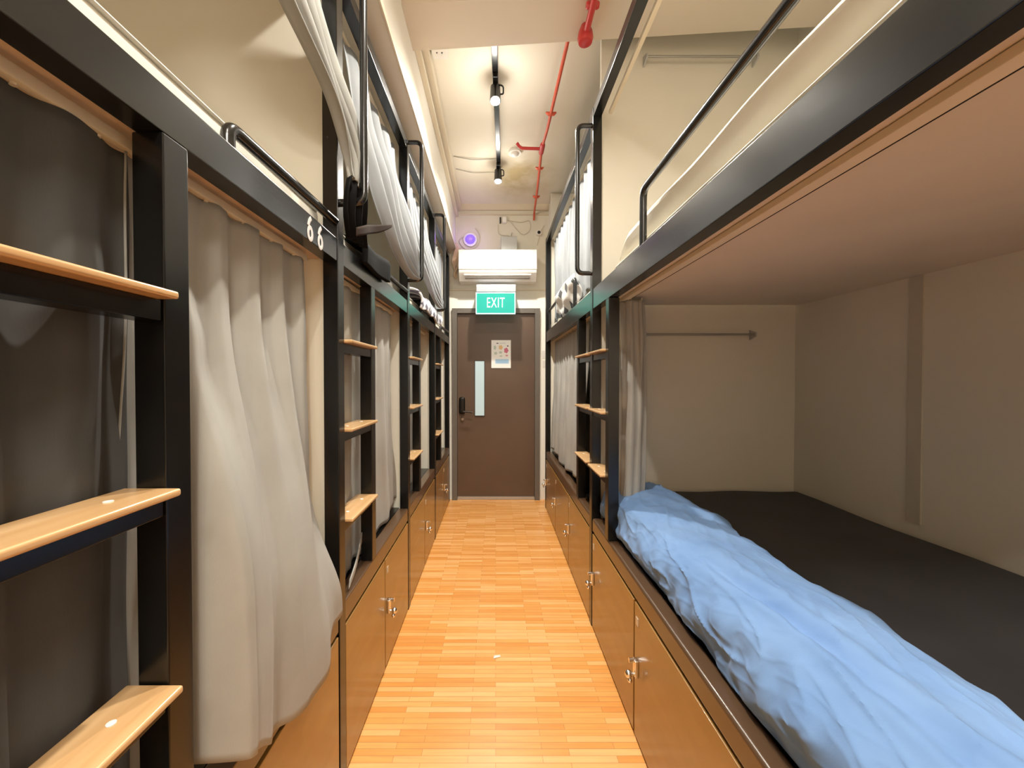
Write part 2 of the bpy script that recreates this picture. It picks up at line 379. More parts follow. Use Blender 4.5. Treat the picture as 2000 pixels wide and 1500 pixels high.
# ------------------------------------------------------------------ ceiling fittings
def spot_light(parent, loc, target, energy, size=R(120), blend=.6, rad=.03):
    l = bpy.data.lights.new('spot_light', 'SPOT'); l.energy = energy; l.color = WARM; l.spot_size = size; l.spot_blend = blend; l.shadow_soft_size = rad
    o = bpy.data.objects.new('spot_light', l); COL.objects.link(o)
    d = (Vector(target) - Vector(loc)).normalized()
    o.rotation_euler = d.to_track_quat('-Z', 'Y').to_euler()
    o.parent = parent; o.location = Vector(loc) - world_off(parent)
    return o
def track(name, x0, y0, x1, y1, label):
    bm = B(); box(bm, -.018, .018, 0, math.hypot(x1-x0, y1-y0), ZC-.032, ZC, .002)
    bmesh.ops.rotate(bm, verts=bm.verts, cent=(0, 0, 0), matrix=Matrix.Rotation(-math.atan2(x1-x0, y1-y0), 3, 'Z'))
    bmesh.ops.translate(bm, verts=bm.verts, vec=(x0, y0, 0))
    o = obj(name, bm, STEEL); o['label'] = label; o['category'] = 'light track'
    return o
track('light_track', -.012, 2.12, .035, 3.74, 'black lighting track on the ceiling over the corridor near the door')
track('light_track', -.012, -1.7, -.012, 1.62, 'black lighting track on the ceiling over the near end of the corridor')
def track_head(x, y, label, energy, tgt, size=R(150), z=ZC-.032):
    t = thing('track_spotlight', label, 'spotlight', (x, y, z), 'track spotlights')
    obj('adapter', box(B(), x-.016, x+.016, y-.06, y+.05, z-.03, z, .003), STEEL, t)
    a = Vector((x, y+.01, z-.085)); d = (Vector(tgt)-a).normalized()
    obj('bracket', tube(B(), rounded([(x+.012, y, z-.03), (x+.052, y, z-.04), (x+.052, y+.01, z-.085), (x+.03, y+.01, z-.085)], .015), .005, 8), STEEL, t)
    h = obj('lamp_head', tube(B(), [a-d*.055, a-d*.05, a+d*.05, a+d*.052], .033, 24, rr=[.022, .032, .036, .036], cap=True), STEEL, t)
    obj('lamp_lens', tube(B(), [a+d*.053, a+d*.056], .03, 24), GLOW, h)
    spot_light(t, a+d*.065, tgt, energy*.95, size)
    l = bpy.data.lights.new('spill_fill', 'POINT'); l.energy = energy*.022; l.color = WARM; l.shadow_soft_size = .03  # weak point light added below each head as fill
    o = bpy.data.objects.new('spill_fill', l); COL.objects.link(o); o.parent = t; o.location = (a+d*.12) - world_off(t)
    return t
track_head(-.002, 2.50, 'black track spotlight lit, the nearer one on the far track', 85, (0, 1.9, 0))
track_head(.022, 3.50, 'black track spotlight lit, the farther one near the door', 80, (0.02, 3.2, 0))
track_head(-.012, 1.05, 'black track spotlight on the near track closest to the ceiling beam', 62, (0.05, 1.0, 0))
track_head(-.012, -.35, 'black track spotlight in the middle of the near track', 27, (.1, -.3, 0))
track_head(-.012, -1.5, 'black track spotlight at the back end of the near track', 25, (0, -1.4, 0))

# broad unseen fill lamp behind the camera, added to lift the shadows
def fill_panel(x, y, label, energy):
    t = thing('fill_lamp', label, 'fill lamp', (x, y, ZC-.05))
    obj('fill_frame', box(B(), x-.31, x+.31, y-.31, y+.31, ZC-.045, ZC, .004), PLASTIC, t)
    obj('fill_diffuser', box(B(), x-.29, x+.29, y-.29, y+.29, ZC-.050, ZC-.046), mat('fill_glow', (.9, .88, .8), .4, emit=(1, .95, .84), estr=3), t)
    l = bpy.data.lights.new('fill_light', 'AREA'); l.shape = 'SQUARE'; l.size = .56; l.energy = energy; l.color = WARM
    o = bpy.data.objects.new('fill_light', l); COL.objects.link(o); o.parent = t; o.location = (0, 0, -.012)
fill_panel(.45, -1.35, 'added unseen fill lamp, a square white panel over the back part of the room', 30)

# red sprinkler pipes
rp = thing('sprinkler_pipe', 'thick red sprinkler pipe with rounded ends running under the ceiling beam', 'pipe', (.44, 1.8, 3.12))
obj('pipe', tube(B(), rounded([(.455, 1.50, 3.14), (.455, 1.98, 3.105)], .02), .016, 14), RED, rp)
for (y, z) in ((1.70, 3.128), (1.97, 3.105)):
    obj('elbow_fitting', tube(B(), [(.455, y, z-.035), (.455, y, z-.03), (.455, y, z-.01), (.455, y, z+.02), (.455, y, z+.055)], .04, 18, rr=[.018, .034, .040, .036, .022]), RED, rp)
obj('clamp', tube(B(), [(.425, 1.83, 3.128), (.431, 1.83, 3.128), (.479, 1.83, 3.128), (.487, 1.83, 3.128)], .02, 12, rr=[.012, .017, .017, .012]), RED, rp)
zp = 3.23
rp2 = thing('sprinkler_pipe', 'thin orange-red pipe along the ceiling with a tee near the door', 'pipe', (.40, 3.2, zp))
pth = [(.398, 2.10, zp), (.385, 2.9, zp), (.372, 3.13, zp), (.41, 3.8, zp), (.43, 4.30, zp-.01), (.43, 4.335, 3.15)]
obj('pipe', tube(B(), rounded(pth, .03), .011, 12), REDT, rp2)
obj('tee_fitting', tube(B(), [(.374, 3.06, zp), (.374, 3.08, zp), (.374, 3.18, zp), (.374, 3.20, zp)], .02, 14, rr=[.015, .021, .021, .015]), RED, rp2)
obj('branch_pipe', tube(B(), rounded([(.37, 3.13, zp), (.20, 3.12, zp), (.17, 3.10, zp+.03)], .03), .012, 12), RED, rp2)
for y, x in ((2.72, .389), (3.42, .388), (3.95, .415)):
    obj('clamp', tube(B(), [(x-.035, y, zp+.01), (x-.02, y, zp), (x+.02, y, zp), (x+.035, y, zp+.01)], .012, 10, rr=[.006, .013, .013, .006]), REDT, rp2)
sd = thing('smoke_detector', 'round white smoke detector on the ceiling at the end of the red branch pipe', 'smoke detector', (.165, 3.33, ZC))
obj('detector_base', disc(B(), (.165, 3.33, ZC-.022), .055, .022, 'z', 28), PLASTIC, sd)
obj('detector_dome', ball(B(), (.165, 3.33, ZC-.024), .035, 1, 1, .6), PLASTIC, sd)
so = thing('ceiling_socket', 'small white socket box fixed beside the trunking on the ceiling', 'socket', (-.33, 2.28, ZC-.05))
obj('socket_body', box(B(), -.375, -.285, 2.23, 2.33, ZC-.045, ZC, .004), PLASTIC, so)
for x in (-.345, -.315): obj('pin_hole', disc(B(), (x, 2.28, ZC-.047), .004, .003, 'z', 10), DARKB, so)
for pts, lb in (([(-.37, 3.40, ZC-.006), (-.20, 3.44, ZC-.012), (.0, 3.44, ZC-.006)], 'thin grey cable crossing the ceiling to the far spotlight, the nearer of two'),
                ([(-.37, 3.60, ZC-.006), (-.22, 3.66, ZC-.012), (.0, 3.66, ZC-.006)], 'thin grey cable crossing the ceiling to the far spotlight, the farther of two')):
    o = obj('cable', tube(B(), rounded(pts, .05), .004, 8), CABD); o['label'] = lb; o['category'] = 'cable'; o['group'] = 'cables on the ceiling'

# ------------------------------------------------------------------ left bunks: four stacked capsules, opening to the corridor, 1.0 m pitch
LX = -.515
def handle(parent, X, y, side):
    d = .078*(-side)   # towards the corridor
    bm = B(); tube(bm, rounded([(X, y, 2.765), (X+d, y, 2.765), (X+d, y, 1.955), (X, y, 1.955)], .035), .0125, 14)
    return obj('grab_handle', bm, STEELTUBE, parent)
def tread(parent, X, side, y0, y1, z):
    t = obj('tread', box(B(), X+.025*(-side), X+.065*side, y0, y1, z-.012, z, .004, 3), TREAD, parent)
    obj('rung_bar', box(B(), X+.004*side, X+.046*side, y0, y1, z-.045, z-.0125, .002), STEEL, t)
    for y in (y0+.07, y1-.07): obj('screw', disc(B(), (X+.02*side, y, z-.0008), .006, .002, 'z', 12), PLASTIC, t)  # white colour stands in for the highlight on metal screws
def make_left_bunk(y0, label):
    t = thing('capsule_bunk', label, 'bunk bed', (LX, y0+.5, 0), 'black steel capsule bunks on the left side')
    X = LX
    obj('post', box(B(), X, X-.05, y0+.95, y0+1.0, 0, 2.77, .003), STEEL, t)
    obj('post', box(B(), X-.001, X-.05, y0+.29, y0+.34, .606, 1.754, .003), STEEL, t)
    obj('upper_beam', box(B(), X-.003, X-.048, y0, y0+.95, 1.755, 1.83, .003), BEAM, t)
    obj('top_beam', box(B(), X-.003, X-.048, y0, y0+.95, 2.72, 2.77, .003), STEEL, t)
    obj('base_beam', box(B(), X-.003, X-.06, y0, y0+.95, .53, .605, .006), STEELTINT, t)
    obj('upper_platform', box(B(), X-.049, XL, y0, y0+.97, 1.768, 1.80), PLY, t)
    obj('lower_platform', box(B(), X-.061, XL, y0, y0+.97, .575, .603), STEEL, t)
    pp = obj('partition_panel', box(B(), X-.051, XL, y0+.975, y0+.999, 0, 2.82), WALL, t)
    cr = obj('curtain_track', box(B(), X-.074, X-.090, y0+.02, y0+.90, 1.738, 1.758, .004), CREAM, t)
    obj('curtain_track', box(B(), X-.07, X-.085, y0+.02, y0+.90, 2.695, 2.712, .003), CREAM, t)
    for z in (1.505, 1.20, .89): tread(t, X, -1, y0+.002, y0+.288, z)
    bm = B(); tube(bm, rounded([(X-.028, y0+.475, 1.83), (X-.028, y0+.475, 1.885), (X-.010, y0+.95, 1.885)], .032), .0135, 14)
    obj('guard_rail', bm, STEELTUBE, t)
    handle(t, X, y0+.975, -1)
    return t
names = ['black steel capsule bunk nearest on the left, with the number 66 on its beam',
         'second black steel capsule bunk on the left, behind the numbered one',
         'third black steel capsule bunk on the left, beam catching green exit light',
         'farthest black steel capsule bunk on the left, against the door wall']
lb0 = make_left_bunk(.31, names[0])
for k in range(1, 4):
    c = copy_tree(lb0); c.location.y += k; c['label'] = names[k]
    if k == 3:   # the end post by the door carries no handle
        for ch in list(c.children):
            if ch.name.startswith('grab_handle'): bpy.data.objects.remove(ch)
# number stickers and the end post belong to the nearest bunk only
for i, y in enumerate((1.078, 1.140)):
    tb = B()
    # a bold 6: stem sweeping down into a closed bowl, pressed flat on the beam
    zc = 1.784-.003*i
    pts = [(0, y+.004, zc+.036), (0, y-.006, zc+.026), (0, y-.012, zc+.010)]
    tube(tb, rounded(pts, .01, 4), .0062, 10)
    ring_ = [(0, y-.001+.0115*math.cos(a*math.pi/10), zc-.008+.0165*math.sin(a*math.pi/10)) for a in range(0, 21)]
    tube(tb, ring_, .0062, 10)
    bmesh.ops.scale(tb, verts=tb.verts, vec=(.16, 1, 1)); bmesh.ops.translate(tb, verts=tb.verts, vec=(LX-.0020, 0, 0))
    obj('number_sticker', tb, mat('white_vinyl', (.85, .85, .85), .4, ), lb0, smooth=False)['label'] = 'white number sticker'
obj('post', box(B(), LX, LX-.05, .26, .31, 0, 2.77, .003), STEEL, lb0)

def locker(X, side, y0, doors, label, group, z1=.525, knob_far=True):
    """doors: list of (ya, yb, lock) ; side -1 left bank, +1 right bank"""
    yA = doors[0][0]; yB_ = doors[-1][1]
    t = thing('locker_unit', label, 'locker', (X, (yA+yB_)/2, 0), group)
    obj('cabinet_body', box(B(), X+.024*side, X+.55*side, yA+.004, yB_-.004, .004, .526), GAP, t)
    for (a, b_, lk_) in doors:
        d = obj('door', box(B(), X+.002*side, X+.022*side, a+.004, b_-.004, .012, z1-.005, .0025), BRONZE, t)
        if lk_ is None: continue
        s = -side
        yk = (a+.035) if lk_ == 'a' else (b_-.035)
        zz = .285
        h = obj('hasp', box(B(), X+.002*side, X+s*.012, yk-.016, yk+.012, zz-.03, zz+.035, .003), CHROME, d)
        bm = B(); tube(bm, [(X+s*.002, yk, zz+.03), (X+s*.03, yk, zz+.03)], .006, 10, rr=[.006, .009]); obj('latch_pin', bm, CHROME, d)
        bm = B(); tube(bm, [(X+s*.010, yk, zz-.022), (X+s*.022, yk, zz-.022)], .005, 10); ball(bm, (X+s*.031, yk, zz-.022), .014); ball(bm, (X+s*.026, yk, zz-.046), .009)
        obj('lock_knob', bm, CHROME, d)
        obj('number_tag', box(B(), X+s*.0005, X-s*.002, yk-.010, yk+.012, .445, .475, .001), mat('tag', (.62, .50, .36), .4), d)
    return t
ll = locker(LX, -1, 0, [(.312, .785, None), (.787, 1.258, 'a')], 'pair of bronze locker doors under the nearest left bunk', 'bronze lockers under the left bunks')
ln = ['pair of bronze locker doors under the second left bunk, chrome lock at the middle seam', 'pair of bronze locker doors under the third left bunk', 'pair of bronze locker doors under the farthest left bunk by the door']
for k in range(1, 4):
    c = copy_tree(ll); c.location.y += k; c['label'] = ln[k-1]

# ------------------------------------------------------------------ right bunks: two long ones
RX = .53
def make_right(y0, y1, posts, ladder, label, rail, hy):
    t = thing('bunk_bed', label, 'bunk bed', (RX, (y0+y1)/2, 0), 'long black steel bunks on the right side')
    X = RX
    for (a, b_, z0, z1) in posts: obj('post', box(B(), X-(.001 if z0 > .1 else 0), X+.05, a, b_, z0, z1, .003), STEEL, t)
    obj('upper_beam', box(B(), X+.003, X+.048, y0, y1, 1.753, 1.862, .003), BEAM, t)
    obj('top_beam', box(B(), X+.003, X+.048, y0, y1, 2.80, 2.85, .003), STEEL, t)
    obj('base_beam', box(B(), X+.003, X+.065, y0, y1, .527, .604, .012, 3), STEELTINT, t)
    obj('upper_platform', box(B(), X+.049, XR, y0, y1, 1.775, 1.81), PLYU, t)
    obj('lower_platform', box(B(), X+.066, XR, y0, y1, .57, .603), STEEL, t)
    obj('curtain_track', box(B(), X+.095, X+.125, y0+.02, y1-.02, 1.757, 1.774, .003), CREAM, t)
    obj('curtain_track', box(B(), X+.07, X+.09, y0+.02, y1-.05, 2.775, 2.795, .003), CREAM, t)
    for z in (1.515, 1.21, .905):
        tread(t, X, 1, ladder[0]+.002, ladder[1]-.002, z)
    ya, yb, zr = rail
    bm = B(); tube(bm, rounded([(X+.026, yb, 1.862), (X+.026, yb, zr), (X+.026, ya, zr)] + ([(X+.026, ya, 1.862)] if ya > 1 else []), .035), .0135, 14)
    obj('guard_rail', bm, STEELTUBE, t)
    if hy: handle(t, X, hy, 1)
    return t
PLYU = noise_col(mat('cream_ply_underside', (.62, .50, .40), .6), (.64, .58, .48), (.70, .63, .53), (2, 2, 2))
rb1 = make_right(.10, 2.11, [(2.11, 2.16, 0, 2.85), (1.80, 1.85, .605, 1.752), (.05, .10, 0, 2.85)], (1.85, 2.11), 'nearest long black bunk on the right with an open lower berth', (.13, 1.455, 2.082), 2.135)
rb2 = make_right(2.16, 4.05, [(2.46, 2.51, .605, 1.752), (4.05, 4.10, 0, 2.85)], (2.16, 2.46), 'farther black bunk on the right beside the door, its curtains closed', (2.70, 3.95, 2.075), None)
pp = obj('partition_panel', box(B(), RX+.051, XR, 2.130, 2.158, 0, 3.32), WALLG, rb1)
obj('partition_panel', box(B(), RX+.051, XR, 4.06, 4.09, 0, 3.32), WALL, rb2)
obj('wall_batten', box(B(), XR-.006, XR, 1.49, 1.54, .80, 1.774), mat('batten', (.50, .46, .38), .7), rb1)
bm = B(); box(bm, RX+.150, RX+.152, .12, 2.09, 1.772, 1.776); obj('panel_seam', bm, GAP, rb1)
NAT = [(2.795, 3.39), (3.392, 4.045)]
locker(RX, 1, 0, [(.155, .808, 'b'), (.812, 1.462, 'b'), (1.466, 2.104, 'b')], 'row of three bronze locker doors under the near right bunk', 'bronze lockers under the right bunks')
locker(RX, 1, 0, [(2.164, 2.792, 'b'), (2.796, 3.412, 'b'), (3.416, 4.045, 'b')], 'row of three bronze locker doors under the far right bunk', 'bronze lockers under the right bunks')

# hanging bars on the partition, one per berth
def hbar(z, label):
    t = thing('hanging_bar', label, 'rail', (1.12, 2.10, z), 'hanging bars on the right partition')
    obj('bar', tube(B(), [(.815, 2.09, z), (1.405, 2.09, z)], .006, 10), mat('grey_bar', (.35, .34, .31), .35, .5), t)
    for x in (.812, 1.408):
        bm = B(); prism(bm, [(2.129, z+.028), (2.129, z-.028), (2.078, z-.010), (2.078, z+.010)], x-.004, x+.004); obj('bracket', bm, GREYP, t)
hbar(1.612, 'thin grey hanging bar on the partition in the lower right berth')
hbar(3.105, 'thin grey hanging bar high on the partition in the upper right berth')

def smooth(t): t = max(0, min(1, t)); return t*t*(3-2*t)
def lerp_pts(P, t):
    t *= len(P)-1; i = min(int(t), len(P)-2); f = t-i; f = f
    # catmull-rom
    p0 = Vector(P[max(i-1, 0)]); p1 = Vector(P[i]); p2 = Vector(P[i+1]); p3 = Vector(P[min(i+2, len(P)-1)])
    return .5*((2*p1)+(-p0+p2)*f+(2*p0-5*p1+4*p2-p3)*f*f+(-p0+3*p1-3*p2+p3)*f**3)
# ------------------------------------------------------------------ mattresses and bedding
def wobble_box(x0, x1, y0, y1, z0, z1, r=.03, amp=.003, seed=1):
    """soft cushion-like block"""
    rnd = random.Random(seed); ph = [rnd.uniform(0, 6) for _ in range(6)]
    bm = B(); box(bm, x0, x1, y0, y1, z0, z1)
    bmesh.ops.bevel(bm, geom=list(bm.edges), offset=r, segments=4, profile=.5, affect='EDGES')
    bmesh.ops.subdivide_edges(bm, edges=[e for e in bm.edges if e.calc_length() > .15], cuts=14, use_grid_fill=True)
    for v in bm.verts:
        v.co.z += amp*(math.sin(9*v.co.y+ph[0])+math.sin(14*v.co.x+ph[1]+3*v.co.y))*(1 if v.co.z > (z0+z1)/2 else 0)
    return bm
def mattress(x0, x1, y0, y1, z0, z1, m, label, group, seed=1):
    t = thing('mattress', label, 'mattress', ((x0+x1)/2, (y0+y1)/2, z0), group)
    obj('mattress_cover', wobble_box(x0, x1, y0, y1, z0, z1, seed=seed), m, t)
    bm = B()
    for z in (z1-.02, z0+.018):
        q = .0045
        tube(bm, rounded([(x0+.03, y0-.0, z), (x1-.03, y0, z), (x1, y0+.03, z), (x1, y1-.03, z), (x1-.03, y1, z), (x0+.03, y1, z), (x0, y1-.03, z), (x0, y0+.03, z), (x0+.03, y0, z)], .02, 3), q, 6)
    obj('piping', bm, m, t)
    return t
for k in range(4):
    y0 = .31+k
    mattress(-2.52, -.572, y0+.02, y0+.955, 1.802, 1.925, SHEETW, ['white-sheeted mattress on the nearest left upper berth, behind the low guard rail', 'white-sheeted mattress on the second left upper berth, behind the white looped curtain', 'white-sheeted mattress on the third left upper berth, under the patterned bedding', 'white-sheeted mattress on the farthest left upper berth by the door wall'][k], 'mattresses on the left upper berths', k)
mattress(.612, 1.645, .14, 2.09, .605, .762, SHEETD, 'charcoal-sheeted mattress on the open lower right berth', None, 9)
mattress(.590, 1.640, .16, 1.93, 1.812, 1.935, SHEETW, 'white-sheeted mattress on the near right upper berth behind the guard rail', None, 5)
mattress(.592, 1.640, 2.20, 4.0, 1.812, 1.93, SHEETW, 'white-sheeted mattress on the far right upper berth beside the patterned pillow', None, 6)

# folded white duvet on the near right upper berth
def fd(u, v):
    # v runs across (X), u along Y ; a rolled front edge
    y = .2 + 1.66*u
    a = v
    prof = [(.665, 1.938), (.640, 1.955), (.616, 1.985), (.603, 2.012), (.610, 2.032), (.64, 2.045), (.75, 2.048), (.95, 2.045), (1.2, 2.03), (1.45, 2.01), (1.6, 1.95)]
    s = a*(len(prof)-1); i = min(int(s), len(prof)-2); f = s-i
    x = prof[i][0]*(1-f)+prof[i+1][0]*f; z = prof[i][1]*(1-f)+prof[i+1][1]*f
    endt = max(0, (u-.93)/.07)
    z = 1.94 + (z-1.94)*(1-endt**2*.95)
    x += .003*math.sin(11*y+4*a)
    z += .003*math.sin(9*y+9*x)
    return (x, y, z)
o = obj('duvet', grid(B(), fd, 120, 40), SHEETW, solid=.012); o['label'] = 'white duvet folded along the near right upper berth'; o['category'] = 'duvet'

# light blue cover draped over the front of the lower right berth
from mathutils import noise
def ridge(p):
    return (1-abs(noise.noise(Vector(p)))*2.2)**3 if abs(noise.noise(Vector(p))) < .45 else 0
def fbl(u, v):
    y = .16 + 1.915*u
    xr = .915 - .08*max(0, (.45-u))/.45 + .018*math.sin(8*y+1)+.008*math.sin(21*y)
    hemx = .600 - .008*math.sin(9*y); hemz = .612
    wv = .5+.5*math.sin(5.5*y+.8)
    prof = [(hemx, hemz), (.585, .64), (.578, .68), (.580+.008*wv, .725), (.600+.015*wv, .765), (.635+.02*wv, .790), (.69, .802), (.76, .805), (.84, .802), (xr-.03, .797), (xr, .788), (xr+.006, .774)]
    p = lerp_pts([(a, y, b_) for a, b_ in prof], v); x, z = p.x, p.z
    top = smooth((v-.38)/.15); side = 1-top
    near = smooth((1.55-y)/.6)
    edge = min(1, (1-v)/.1+.15)*min(1, v/.06+.2)
    # fine drag lines running diagonally, long folds running with the bed
    z += edge*top*(.0030*math.sin(13*y+34*x+2*math.sin(4*y))+.0018*math.sin(39*y+50*x+math.sin(9*y))+.0010*math.sin(83*y-33*x))
    x -= edge*side*(.0035+.0055*math.sin(15*y+42*z+1.5*math.sin(6*y))+.0025*math.sin(47*y-61*z)+.0012*math.sin(110*y+30*z))
    # long soft trough that widens towards the near end
    cx = .672 + .045*max(0, 1.3-y)+.008*math.sin(9*y)
    z -= near*.020*math.exp(-((x-cx)/.020)**2)*(.6+.4*math.sin(7.5*y+.5))
    z += near*.014*math.exp(-((x-cx-.042)/.024)**2)
    z += near*.008*math.exp(-((x-cx+.036)/.018)**2)
    # crumple ridges
    r1 = ridge((y*3.2+x*5, x*17-y*5, z*13)); r2 = ridge((y*9-x*7, x*34+y*9, z*26))
    k = edge*(.0052*r1 + .0017*r2)
    z += top*k; x -= side*k*1.3
    return (x, y, max(z, .607))
o = obj('bed_cover', grid(B(), fbl, 420, 150), DUVET, solid=.006); o['label'] = 'light blue rumpled cover draped along the front of the lower right berth'; o['category'] = 'duvet'

# ------------------------------------------------------------------ curtains
def smooth(t): t = max(0, min(1, t)); return t*t*(3-2*t)
def curtain(name, path, zt, zb, folds, amp, label, group, m=CURT, pinch=.55, hem=None, flare=0.0, seed=1, nu=None, belly=0.0, drift=None, soft=.7):
    """path: plan polyline (X,Y) at the rail; folds along it; flare widens depth downwards"""
    rnd = random.Random(seed)
    P = [Vector((a, b_, 0)) for a, b_ in path]
    segs = [(P[i+1]-P[i]).length for i in range(len(P)-1)]; T = sum(segs)
    phs = [rnd.uniform(-.5, .5) for _ in range(int(folds)+3)]; ams = [rnd.uniform(.65, 1.25) for _ in range(int(folds)+3)]
    def at(s):
        s *= T
        for i, L_ in enumerate(segs):
            if s <= L_ or i == len(segs)-1:
                d = (P[i+1]-P[i]).normalized(); return P[i]+d*s, Vector((-d.y, d.x, 0))
            s -= L_
    def f(u, v):
        p, n = at(u)
        k = u*folds; i = int(k)
        ph = 2*math.pi*k + phs[i]*(1-math.cos(2*math.pi*(k-i)))*.5
        w_ = math.sin(ph)
        w_ = math.copysign(abs(w_)**.8, w_)
        a = amp*ams[i]*(pinch + (1-pinch)*smooth(v*2.5))
        sl = soft*smooth((v-.12)/.55)
        w_ = w_*(1-sl) + sl*1.25*math.sin(ph*.42+1.3+ .6*v)
        off = a*w_ + amp*.10*math.sin(2.3*ph+5*v)*(1-sl) + .0015*math.sin(17*v+9*u)
        q = p + n*off
        zbb = zb if hem is None else hem(u)
        z = zt + (zbb-zt)*v
        q = Vector((q.x, q.y, z))
        if flare or belly: q.x += flare*smooth((v-.1)/.9) + belly*math.sin(math.pi*v)
        if drift: q += Vector(drift(u, v))
        q.z += .004*math.sin(2*math.pi*k)*v
        return q
    nu = nu or int(folds*16)
    t = thing(name, label, 'curtain', (P[0].x, P[0].y, zb if hem is None else zb), group)
    obj('curtain_cloth', grid(B(), f, nu, 60), m, t, solid=.003)
    nh = max(3, int(folds))
    for k in range(nh):
        p, n = at((k+.5)/nh); obj('hook', tube(B(), [(p.x, p.y, zt-.003), (p.x, p.y, zt+.012)], .004, 8), CREAM, t)
    return t
LG = 'curtains on the left lower berths'
def hem0(u): # long curtain of the nearest lower berth: falls over the ledge further along
    y = .625+.58*u
    return .70 - .16*smooth((y-.60)/.35) + .07*smooth((y-1.0)/.17)
def drift0(u, v):
    y = .625+.58*u
    dx = .112*smooth((y-.66)/.06)*smooth((v-.15)/.6)*(1-.75*u**3*(1-smooth((v-.6)/.35)))
    dy = .045*smooth((u-.4)/.6)*smooth((v-.75)/.25) + .010*math.sin(5*v)*u
    return (dx + .010*math.exp(-((v-.25)/.05)**2)*math.exp(-((y-.75)/.05)**2), dy, 0)
curtain('curtain', [(-.597, .625), (-.597, 1.195)], 1.738, .62, 5, .020, 'long grey curtain on the nearest lower left berth, hem falling over the bunk ledge', LG, hem=hem0, drift=drift0, seed=4, nu=150, soft=.85)
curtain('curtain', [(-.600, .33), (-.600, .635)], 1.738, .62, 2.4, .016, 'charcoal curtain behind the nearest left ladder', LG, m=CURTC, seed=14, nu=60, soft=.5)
def dr1(u, v): return (.012*v, .10*smooth((u-.55)/.45)*smooth((v-.5)/.5) - .015*v, 0)
cu2 = curtain('curtain', [(-.597, 1.36), (-.597, 2.19)], 1.738, .625, 7.5, .014, 'grey curtain on the second lower left berth, nearly closed', LG, drift=dr1, seed=8, nu=150, hem=lambda u: .615+.05*smooth((u-.7)/.3))
def dr2(u, v): return (.010*v, -.10*smooth((u-.3)/.7)*smooth(v*1.3), 0)
curtain('curtain', [(-.597, 2.36), (-.597, 2.98)], 1.738, .64, 6.5, .015, 'grey curtain on the third lower left berth, drawn half open', LG, drift=dr2, seed=11, nu=130)
curtain('curtain', [(-.597, 3.36), (-.597, 3.80)], 1.738, .64, 5.5, .015, 'grey curtain on the farthest lower left berth by the door wall', LG, seed=12, nu=110)

# right side curtains
RG = 'grey curtains on the right bunks'
curtain('curtain', [(.625, 2.55), (.625, 4.02)], 1.755, .62, 11.5, .017, 'mid grey pleated curtain closed across the far lower right berth', RG, seed=21, flare=-.035, nu=240, hem=lambda u: .63+.02*math.sin(9*u))
curtain('curtain', [(.635, 2.20), (.635, 2.48)], 1.755, .625, 3.5, .014, 'short grey curtain end behind the ladder of the far lower right berth', RG, seed=22, nu=80)
def drn(u, v): return (.0, 0, 0)
curtain('curtain', [(.612, 2.085), (.618, 1.97), (.640, 1.885), (.700, 1.875), (.740, 1.915)], 1.755, .775, 5.5, .015, 'beige-lit curtain gathered at the far end of the open lower right berth', RG, seed=23, nu=140, pinch=.6, belly=.012, hem=lambda u: .775)
curtain('curtain', [(.610, 2.21), (.610, 3.98)], 2.775, 1.90, 13.5, .015, 'pale curtain closed across the far upper right berth behind the tall handle', RG, m=CURTW, seed=24, nu=280, hem=lambda u: 1.945)

# left upper curtains: hung from the top rail and tucked behind the tall handles
UG = 'pale curtains tucked behind the handles of the left upper berths'
def tucked(Lp, Rp, folds, amp, label, m, seed, tail=None, tie=None):
    rnd = random.Random(seed); ph0 = rnd.uniform(0, 6)
    def f(u, v):
        a = lerp_pts(Lp, v); b_ = lerp_pts(Rp, v); p = a.lerp(b_, u)
        d = (b_-a); wd = d.length; d.normalize(); n = Vector((1, 0, 0))
        w_ = math.sin(2*math.pi*folds*u+ph0)
        p = p + n*(amp*w_*(.5+.5*smooth(v*3))*min(1, .35+wd*1.6)) + n*.006*math.sin(13*v+8*u) + d*(.006*math.sin(4*math.pi*folds*u))
        return p
    t = thing('curtain', label, 'curtain', Rp[-1], UG)
    obj('curtain_cloth', grid(B(), f, int(folds*18), 70), m, t, solid=.003)
    if tail:
        Tl, Tr = tail
        def g(u, v):
            a = lerp_pts(Tl, v); b_ = lerp_pts(Tr, v); p = a.lerp(b_, u)
            return p + Vector((.012*math.sin(2*math.pi*3*u+1), 0, 0))
        obj('shaded_tail', grid(B(), g, 54, 30), m if tie is None else CURTD, t, solid=.003)  # tied tail is curtain in shade; the shade is painted as near-black
    if tie:
        def hh(u, v):
            a = lerp_pts(tie[0], u); b_ = lerp_pts(tie[1], u); return a.lerp(b_, v) + Vector((.004*math.sin(9*u), 0, 0))
        obj('tie_strap', grid(B(), hh, 30, 4), TIE, t, solid=.004)
    return t
